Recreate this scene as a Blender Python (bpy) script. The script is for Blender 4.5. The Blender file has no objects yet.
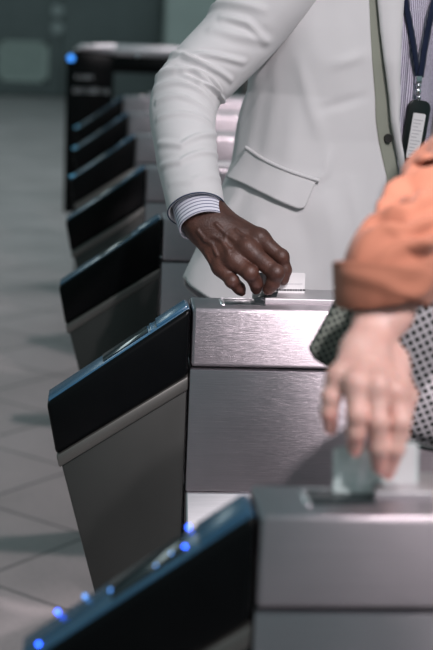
import bpy, bmesh, math, random
import numpy as np
from mathutils import Vector, Matrix

random.seed(4)
rng = np.random.default_rng(4)
SC = bpy.context.scene
COL = SC.collection
PI = math.pi

# ------------------------------------------------------------------ camera
CAM = np.array([-0.158, -2.170, 1.4435])
PITCH, YAW, ROLL = 0.2115, 0.0897, 0.0423
FPX = 1533.0
def cam_axes():
    cp, sp, cy, sy = math.cos(PITCH), math.sin(PITCH), math.cos(YAW), math.sin(YAW)
    F = np.array([sy*cp, cy*cp, -sp]); R = np.array([cy, -sy, 0.0]); U = np.cross(R, F)
    cr, sr = math.cos(ROLL), math.sin(ROLL)
    return F, cr*R + sr*U, -sr*R + cr*U
CF, CR, CU = cam_axes()
def at(x, y, Y):
    """point of the place seen at photo pixel x, y at the depth plane Y"""
    d = CF*FPX + CR*(x-216.5) - CU*(y-325)
    return CAM + d*((Y-CAM[1])/d[1])
def px(P):
    d = np.asarray(P, float) - CAM
    z = d @ CF
    return np.stack([216.5 + FPX*(d @ CR)/z, 325 - FPX*(d @ CU)/z], -1)

cd = bpy.data.cameras.new('camera')
cam = bpy.data.objects.new('camera', cd); COL.objects.link(cam)
M3 = Matrix(((CR[0], CU[0], -CF[0]), (CR[1], CU[1], -CF[1]), (CR[2], CU[2], -CF[2])))
cam.matrix_world = Matrix.Translation(Vector(CAM)) @ M3.to_4x4()
cd.sensor_fit = 'HORIZONTAL'; cd.sensor_width = 24.0
cd.lens = 24.0*FPX/433.0
cd.clip_start = 0.05; cd.clip_end = 200
cd.dof.use_dof = True; cd.dof.focus_distance = 2.30; cd.dof.aperture_fstop = 4.4
SC.camera = cam

# ------------------------------------------------------------------ materials
class NT:
    def __init__(self, name):
        self.m = bpy.data.materials.new(name); self.m.use_nodes = True
        self.t = self.m.node_tree; self.b = self.t.nodes['Principled BSDF']
    def n(self, kind, **kw):
        nd = self.t.nodes.new('ShaderNode'+kind)
        for k, v in kw.items(): setattr(nd, k, v)
        return nd
    def l(self, a, b): self.t.links.new(a, b)
    def set(self, **kw):
        for k, v in kw.items():
            k = k.replace('_', ' ')
            s = self.b.inputs[k]
            s.default_value = (*v, 1) if isinstance(v, tuple) and len(v) == 3 and s.type == 'RGBA' else v
        return self
    def coord(self, out='Object', scale=(1, 1, 1), rot=(0, 0, 0)):
        c = self.n('TexCoord'); mp = self.n('Mapping')
        mp.inputs['Scale'].default_value = scale; mp.inputs['Rotation'].default_value = rot
        self.l(c.outputs[out], mp.inputs['Vector'])
        return mp.outputs['Vector']
    def noise(self, vec, scale=5, detail=3, rough=.5):
        t = self.n('TexNoise'); t.inputs['Scale'].default_value = scale
        t.inputs['Detail'].default_value = detail; t.inputs['Roughness'].default_value = rough
        self.l(vec, t.inputs['Vector']); return t.outputs['Fac']
    def ramp(self, fac, stops):
        r = self.n('ValToRGB')
        while len(r.color_ramp.elements) < len(stops): r.color_ramp.elements.new(.5)
        for e, (p, c) in zip(r.color_ramp.elements, stops):
            e.position = p; e.color = (*c, 1)
        self.l(fac, r.inputs['Fac']); return r.outputs['Color']
    def bump(self, h, strength=.2, dist=.01):
        b = self.n('Bump'); b.inputs['Strength'].default_value = strength; b.inputs['Distance'].default_value = dist
        self.l(h, b.inputs['Height']); self.l(b.outputs['Normal'], self.b.inputs['Normal'])
    def math(self, op, a, b=None, c=None):
        m = self.n('Math', operation=op)
        for i, v in enumerate((a, b, c)):
            if v is None: continue
            if isinstance(v, (int, float)): m.inputs[i].default_value = v
            else: self.l(v, m.inputs[i])
        return m.outputs[0]

def plain(name, col, rough=.5, metal=0.0, spec=.5, var=.06, vs=30):
    m = NT(name); m.set(Roughness=rough, Metallic=metal); m.b.inputs['Specular IOR Level'].default_value = spec
    f = m.noise(m.coord(), vs, 3)
    m.l(m.ramp(f, [(.3, tuple(c*(1-var) for c in col)), (.7, tuple(c*(1+var) for c in col))]), m.b.inputs['Base Color'])
    return m.m

def steel(name, col, rough, bump=.12, aniso=0.0):
    m = NT(name); m.set(Metallic=1.0, Roughness=rough)
    v = m.coord('Object', (6, 6, 900)); g = m.noise(v, 1.0, 3, .6)
    g2 = m.noise(m.coord('Object', (1, 1, 1)), 9, 3, .5)
    mx = m.n('Mix', data_type='RGBA'); mx.inputs['Factor'].default_value = .35
    m.l(m.ramp(g, [(.3, tuple(c*.86 for c in col)), (.7, tuple(min(1, c*1.1) for c in col))]), mx.inputs['A'])
    m.l(m.ramp(g2, [(.3, tuple(c*.8 for c in col)), (.7, tuple(min(1, c*1.12) for c in col))]), mx.inputs['B'])
    m.l(mx.outputs['Result'], m.b.inputs['Base Color'])
    m.b.inputs['Anisotropic'].default_value = aniso
    cx = m.n('CombineXYZ'); cx.inputs[1].default_value = .45; cx.inputs[2].default_value = .9
    m.l(cx.outputs[0], m.b.inputs['Tangent'])
    m.bump(m.noise(m.coord('Object', (30, 30, 700)), 1.0, 2), bump, .002)
    return m.m

def glow(name, col, s):
    m = NT(name); m.set(Base_Color=col); m.b.inputs['Emission Color'].default_value = (*col, 1)
    m.b.inputs['Emission Strength'].default_value = s
    return m.m

def fabric(name, col, rough=.85, weave=900, var=.05, bump=.25):
    m = NT(name); m.set(Roughness=rough); m.b.inputs['Specular IOR Level'].default_value = .2
    m.b.inputs['Sheen Weight'].default_value = .15
    f = m.noise(m.coord(), 14, 4)
    m.l(m.ramp(f, [(.3, tuple(c*(1-var) for c in col)), (.7, tuple(min(1, c*(1+var)) for c in col))]), m.b.inputs['Base Color'])
    m.bump(m.noise(m.coord(), weave, 2), bump, .0006)
    return m.m

def striped(name, base, line, period, duty, axis):
    m = NT(name); m.set(Roughness=.8); m.b.inputs['Specular IOR Level'].default_value = .2
    uv = m.n('UVMap'); uv.uv_map = 'UVMap'
    s = m.n('SeparateXYZ'); m.l(uv.outputs[0], s.inputs[0])
    w = m.math('FRACT', m.math('DIVIDE', s.outputs[axis], period))
    k = m.math('LESS_THAN', w, duty)
    mx = m.n('Mix', data_type='RGBA'); m.l(k, mx.inputs['Factor'])
    mx.inputs['A'].default_value = (*base, 1); mx.inputs['B'].default_value = (*line, 1)
    m.l(mx.outputs['Result'], m.b.inputs['Base Color'])
    return m.m

def skin(name, stops, rough, sss, bump, red):
    m = NT(name); m.set(Roughness=rough)
    f = m.noise(m.coord(), 45, 4, .6)
    base = m.ramp(f, stops)
    m.l(base, m.b.inputs['Base Color'])
    m.b.inputs['Subsurface Weight'].default_value = sss
    m.b.inputs['Subsurface Radius'].default_value = red
    m.b.inputs['Subsurface Scale'].default_value = .004
    v = m.n('TexVoronoi'); v.inputs['Scale'].default_value = 420
    m.l(m.coord(), v.inputs['Vector'])
    m.bump(m.math('ADD', v.outputs['Distance'], m.noise(m.coord(), 160, 3)), bump, .001)
    return m.m

STEEL = steel('brushed_steel', (.56, .50, .535), .36, .17, 1.0)
STEEL_TOP = steel('polished_steel_top', (.72, .69, .715), .32, .06)
SATIN = plain('satin_aluminium', (.60, .575, .59), .5, .85, .5, .04, 8)
GREYMETAL = plain('dark_grey_painted_metal', (.058, .060, .057), .42, .75, .5, .1, 6)
LIPMETAL = plain('grey_metal_lip', (.15, .15, .14), .4, .8, .5, .08, 8)
BLACK = plain('black_gloss_plastic', (.0018, .0022, .0025), .30, 0, .12, .1)
GAP = plain('dark_gap', (.01, .01, .01), .7)
GLOWPL = plain('blue_glow_plastic', (.026, .085, .15), .25, 0, .6, .15, 12)  # dark plastic with the blue LED glow painted into its colour
BLUEPL2 = plain('black_display_glass', (.004, .007, .011), .12, 0, .5)
LED = glow('blue_led', (.02, .10, 1.0), 9)
LEDPALE = glow('pale_blue_led', (.10, .30, .8), 2)
LEDDIM = glow('dim_teal_led', (.06, .22, .34), 1.2)
PALELINE = plain('pale_line', (.35, .42, .5), .5)
SLOT = plain('card_reader_slot_dark', (.015, .02, .022), .3)
JACKET = fabric('light_grey_suiting', (.66, .655, .66), .8, 900, .02)
EDGESHADE = fabric('grey_green_edge_shade', (.27, .285, .235), .85, 900, .03)  # jacket cloth with the shade of its front edge put into the colour
PIPING = fabric('dark_blue_piping', (.03, .05, .10), .8)
SEAM = fabric('grey_seam_shadow_thread', (.30, .31, .31), .9)
SHIRT = striped('striped_shirt', (.66, .63, .73), (.13, .11, .18), .0050, .40, 0)
CUFFM = striped('striped_shirt_cuff', (.72, .72, .80), (.10, .11, .20), .0062, .24, 1)
TROUSER = fabric('grey_trousers', (.45, .45, .46))
DARKCLOTH = fabric('dark_green_trousers', (.03, .04, .04))
ORANGE = fabric('terracotta_cotton', (.37, .145, .09), .8, 700, .05)
DSKIN = skin('dark_brown_skin', [(.25, (.042, .0155, .0105)), (.55, (.072, .028, .0185)), (.8, (.115, .047, .032))], .52, .06, .3, (1, .35, .2))
DPALM = skin('brown_fingertip_skin', [(.3, (.30, .10, .065)), (.7, (.40, .15, .10))], .5, .08, .12, (1, .35, .2))
LSKIN = skin('fair_skin', [(.25, (.66, .36, .30)), (.55, (.74, .45, .385)), (.8, (.80, .52, .46))], .45, .2, .06, (1, .3, .18))
LSKINRED = skin('flushed_fingertip_skin', [(.3, (.70, .34, .29)), (.7, (.76, .42, .36))], .45, .2, .06, (1, .3, .18))
DNAIL = plain('dark_nail', (.05, .022, .018), .25)
LNAIL = plain('pink_nail', (.70, .33, .29), .25)
HAIR = plain('black_hair', (.012, .010, .009), .5)
HAIRB = plain('brown_hair', (.05, .028, .015), .5)
SHOE = plain('dark_leather', (.02, .015, .012), .35)
NAVY = fabric('navy_lanyard_webbing', (.004, .010, .034), .7)
HOLDER = plain('black_badge_holder', (.006, .010, .010), .3)
CARDW = plain('white_card', (.70, .70, .70), .4, 0, .5, .01)
INK = plain('dark_ink', (.03, .03, .035), .6)
INKG = plain('grey_ink', (.45, .45, .47), .6)
CHROME = plain('chrome', (.75, .75, .78), .18, 1.0)
MINT = NT('frosted_mint_card'); MINT.set(Base_Color=(.56, .68, .66), Roughness=.35)
MINT.b.inputs['Transmission Weight'].default_value = .15
_f = MINT.noise(MINT.coord('Object', (1, 1, 160)), 2, 1)
MINT.l(MINT.ramp(_f, [(.35, (.60, .72, .70)), (.65, (.76, .85, .835))]), MINT.b.inputs['Base Color'])
MINT = MINT.m
MINTLIGHT = plain('pale_card_stripe', (.80, .86, .86), .35)

def bag_mat():
    m = NT('black_and_white_perforated_weave'); m.set(Roughness=.7)
    s = m.n('SeparateXYZ'); m.l(m.coord('Object', (1, 1, 1), (0, .5, 0)), s.inputs[0])
    def cell(v, per):
        a = m.math('FRACT', m.math('DIVIDE', v, per)); a = m.math('SUBTRACT', a, .5)
        return m.math('ABSOLUTE', a)
    d = m.math('MAXIMUM', cell(s.outputs[0], .0085), cell(s.outputs[2], .0085))
    k = m.math('LESS_THAN', d, .31)
    mx = m.n('Mix', data_type='RGBA'); m.l(k, mx.inputs['Factor'])
    f = m.noise(m.coord(), 25, 2)
    m.l(m.ramp(f, [(.3, (.44, .41, .43)), (.7, (.55, .52, .54))]), mx.inputs['A'])
    mx.inputs['B'].default_value = (.015, .018, .017, 1)
    m.l(mx.outputs['Result'], m.b.inputs['Base Color'])
    m.bump(d, .5, .002)
    return m.m
BAG = bag_mat()
def bag_side_mat():
    m = NT('shaded_green_grey_weave'); m.set(Roughness=.75)  # side weave darkened, shade on this part of the bag is in the colour
    s = m.n('SeparateXYZ'); m.l(m.coord('Object', (1, 1, 1), (0, .5, 0)), s.inputs[0])
    def cell(v, per):
        a = m.math('SUBTRACT', m.math('FRACT', m.math('DIVIDE', v, per)), .5)
        return m.math('ABSOLUTE', a)
    d = m.math('MAXIMUM', cell(s.outputs[0], .0065), cell(s.outputs[2], .0065))
    mx = m.n('Mix', data_type='RGBA'); m.l(m.math('LESS_THAN', d, .30), mx.inputs['Factor'])
    mx.inputs['A'].default_value = (.13, .145, .12, 1); mx.inputs['B'].default_value = (.012, .016, .014, 1)
    m.l(mx.outputs['Result'], m.b.inputs['Base Color']); m.bump(d, .5, .002)
    return m.m
BAGSIDE = bag_side_mat()

def floor_mat():
    m = NT('stone_floor_tiles'); m.set(Roughness=.5)
    v = m.coord('Object', (1, 1, 1), (0, 0, math.radians(41)))
    b = m.n('TexBrick'); b.offset = 0; b.squash = 1
    b.inputs['Scale'].default_value = 1.0; b.inputs['Brick Width'].default_value = .42; b.inputs['Row Height'].default_value = .42
    b.inputs['Mortar Size'].default_value = .005; b.inputs['Mortar Smooth'].default_value = .1
    b.inputs['Color1'].default_value = (.40, .345, .345, 1); b.inputs['Color2'].default_value = (.46, .395, .398, 1)
    b.inputs['Mortar'].default_value = (.13, .12, .118, 1)
    m.l(v, b.inputs['Vector'])
    n = m.noise(m.coord(), 2.2, 5, .6)
    n2 = m.noise(m.coord(), 60, 4, .7)
    mx = m.n('Mix', data_type='RGBA', blend_type='MULTIPLY'); mx.inputs['Factor'].default_value = 1
    m.l(b.outputs['Color'], mx.inputs['A'])
    m.l(m.ramp(m.math('ADD', m.math('MULTIPLY', n, .6), m.math('MULTIPLY', n2, .4)), [(.3, (.80, .80, .80)), (.7, (1.15, 1.15, 1.15))]), mx.inputs['B'])
    m.l(mx.outputs['Result'], m.b.inputs['Base Color'])
    m.bump(b.outputs['Fac'], -.2, .003)
    return m.m
FLOORM = floor_mat()
WALLM = plain('dark_grey_wall_panel', (.20, .222, .218), .6, 0, .4, .12, 1.2)
DOORM = plain('dark_door_paint', (.155, .172, .173), .5, 0, .4, .1, 2)
VENTM = plain('pale_grey_grille', (.46, .50, .47), .5, 0, .4, .08)
PILLARM = plain('light_grey_pillar', (.66, .70, .67), .5, 0, .4, .08, 1.5)
DISCM = plain('pale_disc', (.38, .40, .40), .5)

# ------------------------------------------------------------------ builders
def link(name, verts, faces, mats, parent=None, smooth=False, uv=None, loc=None):
    me = bpy.data.meshes.new(name)
    me.from_pydata([tuple(map(float, v)) for v in verts], [], [tuple(map(int, f)) for f in faces])
    if not isinstance(mats, (list, tuple)): mats = [mats]
    for m in mats: me.materials.append(m)
    if uv is not None:
        l = me.uv_layers.new(name='UVMap')
        vi = np.empty(len(me.loops), int); me.loops.foreach_get('vertex_index', vi)
        l.data.foreach_set('uv', np.asarray(uv, float)[vi].ravel())
    if smooth: me.polygons.foreach_set('use_smooth', [True]*len(me.polygons))
    me.update()
    o = bpy.data.objects.new(name, me); COL.objects.link(o)
    if parent: o.parent = parent
    if loc is not None: o.location = loc
    return o

def from_bm(name, bm, mats, parent=None, smooth=True, angle=40):
    bmesh.ops.recalc_face_normals(bm, faces=bm.faces[:])
    me = bpy.data.meshes.new(name); bm.to_mesh(me); bm.free()
    if not isinstance(mats, (list, tuple)): mats = [mats]
    for m in mats: me.materials.append(m)
    if smooth:
        me.polygons.foreach_set('use_smooth', [True]*len(me.polygons))
        me.set_sharp_from_angle(angle=math.radians(angle))
    o = bpy.data.objects.new(name, me); COL.objects.link(o)
    if parent: o.parent = parent
    return o

def empty(name, loc=(0, 0, 0)):
    o = bpy.data.objects.new(name, None); o.empty_display_size = .1; COL.objects.link(o); o.location = loc; return o

def tag(o, label=None, cat=None, group=None, kind=None):
    if label: o['label'] = label
    if cat: o['category'] = cat
    if group: o['group'] = group
    if kind: o['kind'] = kind
    return o

def prism(bm, poly, y0, y1, bev=0.0, seg=2):
    """poly in X-Z, extruded from y0 to y1, bevelled"""
    t = bmesh.new()
    a = [t.verts.new((x, y0, z)) for x, z in poly]; b = [t.verts.new((x, y1, z)) for x, z in poly]
    n = len(poly)
    t.faces.new(a); t.faces.new(b[::-1])
    for i in range(n): t.faces.new((a[i], b[i], b[(i+1) % n], a[(i+1) % n]))
    bmesh.ops.recalc_face_normals(t, faces=t.faces[:])
    if bev: bmesh.ops.bevel(t, geom=t.edges[:], offset=bev, segments=seg, affect='EDGES', profile=.5)
    me = bpy.data.meshes.new('tmp'); t.to_mesh(me); t.free(); bm.from_mesh(me); bpy.data.meshes.remove(me)
    return bm

def prismx(bm, poly, x0, x1, bev=0.0, seg=2):
    """poly in Y-Z, extruded along X"""
    t = bmesh.new()
    a = [t.verts.new((x0, y, z)) for y, z in poly]; b = [t.verts.new((x1, y, z)) for y, z in poly]
    n = len(poly)
    t.faces.new(a); t.faces.new(b[::-1])
    for i in range(n): t.faces.new((a[i], b[i], b[(i+1) % n], a[(i+1) % n]))
    bmesh.ops.recalc_face_normals(t, faces=t.faces[:])
    if bev: bmesh.ops.bevel(t, geom=t.edges[:], offset=bev, segments=seg, affect='EDGES', profile=.5)
    me = bpy.data.meshes.new('tmp'); t.to_mesh(me); t.free(); bm.from_mesh(me); bpy.data.meshes.remove(me)
    return bm

def box(bm, x0, x1, y0, y1, z0, z1, bev=0.0, seg=2):
    return prism(bm, [(x0, z0), (x1, z0), (x1, z1), (x0, z1)], y0, y1, bev, seg)

# ---- signed distance modelling
def sd_cap(P, a, b, ra, rb, flat=None):
    a = np.asarray(a, float); b = np.asarray(b, float)
    pa = P - a; ba = b - a
    if flat is not None:
        n, k = np.asarray(flat[0], float), flat[1]; n = n/np.linalg.norm(n)
        pa = pa + (pa @ n)[..., None]*n*(k-1); ba = ba + (ba @ n)*n*(k-1)
    t = np.clip((pa @ ba)/max(ba @ ba, 1e-12), 0, 1)
    return np.linalg.norm(pa - t[..., None]*ba, axis=-1) - (ra + (rb-ra)*t)
def smin(a, b, k):
    h = np.maximum(k - np.abs(a-b), 0)/k
    return np.minimum(a, b) - h*h*k/4
def smax(a, b, k): return -smin(-a, -b, k)
def chain(P, pts, rs, k=.004, flat=None):
    d = None
    for i in range(len(pts)-1):
        e = sd_cap(P, pts[i], pts[i+1], rs[i], rs[i+1], flat)
        d = e if d is None else smin(d, e, k)
    return d
def nets(fn, lo, hi, h):
    lo = np.asarray(lo, float); n = np.ceil((np.asarray(hi)-lo)/h).astype(int)+1
    ax = [lo[i]+h*np.arange(n[i]) for i in range(3)]
    f = np.empty(n)
    for s in range(0, n[0], 24):
        G = np.stack(np.meshgrid(ax[0][s:s+24], ax[1], ax[2], indexing='ij'), -1)
        f[s:s+24] = fn(G)
    s = f < 0
    c = [slice(None, -1), slice(1, None)]
    cs = np.stack([s[c[i], c[j], c[k]] for i in (0, 1) for j in (0, 1) for k in (0, 1)])
    act = cs.any(0) & ~cs.all(0)
    I = np.argwhere(act); idx = -np.ones(act.shape, int); idx[act] = np.arange(len(I))
    acc = np.zeros((len(I), 3)); cnt = np.zeros(len(I))
    cor = np.array([(i, j, k) for i in (0, 1) for j in (0, 1) for k in (0, 1)])
    for p in range(8):
        for q in range(p+1, 8):
            if np.abs(cor[p]-cor[q]).sum() != 1: continue
            A = I+cor[p]; B = I+cor[q]
            fa = f[A[:, 0], A[:, 1], A[:, 2]]; fb = f[B[:, 0], B[:, 1], B[:, 2]]
            m = (fa < 0) != (fb < 0)
            t = np.where(m, fa/np.where(m, fa-fb, 1), 0)
            acc[m] += (A + (B-A)*t[:, None])[m]; cnt[m] += 1
    V = lo + h*acc/cnt[:, None]
    faces = []
    for axn in range(3):
        sl0 = [slice(None)]*3; sl1 = [slice(None)]*3
        sl0[axn] = slice(None, -1); sl1[axn] = slice(1, None)
        o1, o2 = (axn+1) % 3, (axn+2) % 3
        ch = s[tuple(sl0)] != s[tuple(sl1)]
        E = np.argwhere(ch)
        E = E[(E[:, o1] > 0) & (E[:, o2] > 0) & (E[:, o1] < act.shape[o1]) & (E[:, o2] < act.shape[o2])]
        def cell(d1, d2):
            q = E.copy(); q[:, o1] += d1; q[:, o2] += d2; return idx[q[:, 0], q[:, 1], q[:, 2]]
        Q = np.stack([cell(-1, -1), cell(0, -1), cell(0, 0), cell(-1, 0)], 1)
        ins = s[E[:, 0], E[:, 1], E[:, 2]]
        Q[~ins] = Q[~ins][:, ::-1]
        faces.append(Q[(Q >= 0).all(1)])
    return V, np.concatenate(faces)

def join_parts(parts):
    V, Fc, o = [], [], 0
    for v, f in parts:
        V.append(v); Fc += [tuple(int(i)+o for i in q) for q in f]; o += len(v)
    return np.concatenate(V), Fc

# ---- lofted cloth
def spline(pts, n):
    P = np.asarray(pts, float); m = len(P)
    E = np.vstack([2*P[0]-P[1], P, 2*P[-1]-P[-2]])
    out = []
    for t in np.linspace(0, m-1, n):
        i = min(int(t), m-2); u = t-i; p0, p1, p2, p3 = E[i:i+4]
        out.append(.5*((2*p1)+(-p0+p2)*u+(2*p0-5*p1+4*p2-p3)*u*u+(-p0+3*p1-3*p2+p3)*u**3))
    return np.array(out)
TOCAM = np.array([0., -.97, .22])
class Tube:
    """cloth or limb tube: columns of pts = x,y,z,ra (towards camera),rb (sideways)"""
    def __init__(self, pts, ns, nt, ref=TOCAM):
        S = spline(pts, ns); self.c = S[:, :3]; self.ra = S[:, 3]; self.rb = S[:, 4]
        T = np.gradient(self.c, axis=0); T /= np.linalg.norm(T, axis=1)[:, None]
        N = ref - (T @ ref)[:, None]*T; N /= np.linalg.norm(N, axis=1)[:, None]
        self.T, self.N, self.B = T, N, np.cross(T, N)
        self.ns, self.nt = ns, nt
        self.th = np.linspace(-PI, PI, nt, endpoint=False)
        self.len = np.concatenate([[0], np.cumsum(np.linalg.norm(np.diff(self.c, axis=0), axis=1))])
        self.disp = np.zeros((ns, nt))
    def pos(self, extra=0.0):
        ca, sa = np.cos(self.th), np.sin(self.th)
        ra = self.ra[:, None]+self.disp+extra; rb = self.rb[:, None]+self.disp+extra
        return self.c[:, None] + (ra*ca)[..., None]*self.N[:, None] + (rb*sa)[..., None]*self.B[:, None]
    def param(self, x, y):
        """(length, angle) of the near-side point seen at pixel x, y"""
        p = px(self.pos()); vis = np.abs(self.th) < PI*.52
        d = ((p-np.array([x, y]))**2).sum(-1); d[:, ~vis] = 1e9
        i, j = np.unravel_index(np.argmin(d), d.shape)
        return self.len[i], self.th[j]
    def folds(self, lst):
        """ridges along pixel polylines: (points, height, width)"""
        P0 = self.pos(); tot = np.zeros_like(self.disp)
        for pts, h, w in lst:
            q = [self.param(*p) for p in pts]
            r = (self.ra.mean()+self.rb.mean())/2
            best = np.full(self.disp.shape, 9.0); along = np.zeros_like(best)
            X = np.broadcast_to(self.len[:, None], best.shape); Y = np.broadcast_to(self.th*r, best.shape)
            n = len(q)-1
            for i in range(n):
                a = np.array([q[i][0], q[i][1]*r]); b = np.array([q[i+1][0], q[i+1][1]*r]); ba = b-a
                t = np.clip(((X-a[0])*ba[0]+(Y-a[1])*ba[1])/max(ba @ ba, 1e-9), 0, 1)
                dd = np.hypot(X-a[0]-t*ba[0], Y-a[1]-t*ba[1])
                m = dd < best; best[m] = dd[m]; along[m] = ((i+t)/n)[m]
            env = np.clip(np.sin(PI*np.clip(along*.84+.08, 0, 1)), 0, 1)**.6
            tot += h*env*(np.exp(-(best/w)**2) - .35*np.exp(-((best-2.0*w)/w)**2))
        self.disp += tot
    def mesh(self, name, mat, parent, thick=.0025, cap=False, uv=True, closed_in=.02):
        P = self.pos(); ns, nt = self.ns, self.nt
        V = [P.reshape(-1, 3)]
        # inner turned hem at the last ring, for real thickness
        lip = self.pos(-thick)[-1]; deep = self.pos(-thick)[-1] - self.T[-1]*closed_in
        lip0 = self.pos(-thick)[0]; deep0 = self.pos(-thick)[0] + self.T[0]*closed_in
        V += [lip, deep, lip0, deep0]
        V = np.concatenate(V); F = []
        for i in range(ns-1):
            for j in range(nt):
                k = (j+1) % nt
                F.append((i*nt+j, i*nt+k, (i+1)*nt+k, (i+1)*nt+j))
        b = ns*nt; L = (ns-1)*nt
        for j in range(nt):
            k = (j+1) % nt
            F.append((L+j, L+k, b+k, b+j)); F.append((b+j, b+k, b+nt+k, b+nt+j))
            F.append((k, j, b+2*nt+j, b+2*nt+k)); F.append((b+2*nt+k, b+2*nt+j, b+3*nt+j, b+3*nt+k))
        U = None
        if uv:
            r = float(self.ra.mean())
            u = np.stack([np.broadcast_to(self.th*r, (ns, nt)), np.broadcast_to(self.len[:, None], (ns, nt))], -1).reshape(-1, 2)
            U = np.concatenate([u, np.tile(u[L:L+nt], (2, 1)), np.tile(u[:nt], (2, 1))])
        o = link(name, V, F, mat, parent, True, U)
        return o

def smoothnoise(X, Y, seed, f=1.0, n=6):
    r = np.random.default_rng(seed); out = 0
    for i in range(n):
        a = r.uniform(0, 2*PI); k = f*r.uniform(.5, 1.6); ph = r.uniform(0, 2*PI)
        out = out + np.sin(k*(np.cos(a)*X+np.sin(a)*Y)+ph)
    return out/n

# ================================================================== SETTING
bm = bmesh.new(); box(bm, -14, 16, -6, 19.3, -.12, 0)
tag(from_bm('floor', bm, FLOORM, smooth=False), kind='structure')
bm = bmesh.new(); box(bm, -14, 16, 19.0, 19.25, 0, 4.2)
tag(from_bm('wall_back', bm, WALLM, smooth=False), kind='structure')
bm = bmesh.new(); box(bm, -14, -1.75, 18.975, 19.0, 0, .14); box(bm, 1.55, 16, 18.975, 19.0, 0, .14)
tag(from_bm('baseboard_back', bm, plain('steel_skirting', (.2, .22, .22), .4, .5), smooth=False), kind='structure')
# plant room door with a grille and two round plates
dr = empty('door_1', (0, 18.97, 0)); tag(dr, kind='structure')
bm = bmesh.new(); box(bm, -1.72, -.52, -.03, 0.03, .03, 2.2, .004)
from_bm('door_leaf', bm, DOORM, dr)
bm = bmesh.new(); box(bm, -.505, .78, -.03, 0.03, .03, 2.2, .004)
from_bm('door_leaf', bm, DOORM, dr)
bm = bmesh.new()
box(bm, -1.36, -.69, -.055, -.03, .20, .245); box(bm, -1.36, -.69, -.055, -.03, .69, .735)
box(bm, -1.36, -1.31, -.055, -.03, .20, .735); box(bm, -.75, -.69, -.055, -.03, .20, .735)
for i in range(12): prismx(bm, [(-.052, .25+i*.037), (-.047, .246+i*.037), (-.032, .272+i*.037), (-.037, .277+i*.037)], -1.31, -.75)
from_bm('vent_grille', bm, VENTM, dr, False)
for z in (1.16, .93):
    bm = bmesh.new()
    bmesh.ops.create_cone(bm, cap_ends=True, segments=32, radius1=.085, radius2=.08, depth=.02,
                          matrix=Matrix.Translation((-.575, -.04, z)) @ Matrix.Rotation(PI/2, 4, 'X'))
    from_bm('round_plate', bm, DISCM, dr)
bm = bmesh.new(); box(bm, .86, 1.55, 18.55, 19.0, 0, 4.2, .02)
tag(from_bm('column', bm, PILLARM), kind='structure')

# ================================================================== TICKET GATES
SP = .9
def slope(u, v, h=0.0):
    """point on the slanted console top: u 0 high end .. 1 low tip, v depth, h above"""
    n = np.array([-.579, 0, .815])
    return np.array([-.207*u, v, 1.0-.147*u]) + n*h
def slope_quad(bm, u0, u1, v0, v1, h0, h1, bev=.0015):
    p = [slope(u0, 0, h0), slope(u1, 0, h0), slope(u1, 0, h1), slope(u0, 0, h1)]
    prism(bm, [(q[0], q[2]) for q in p], v0, v1, bev)

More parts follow.
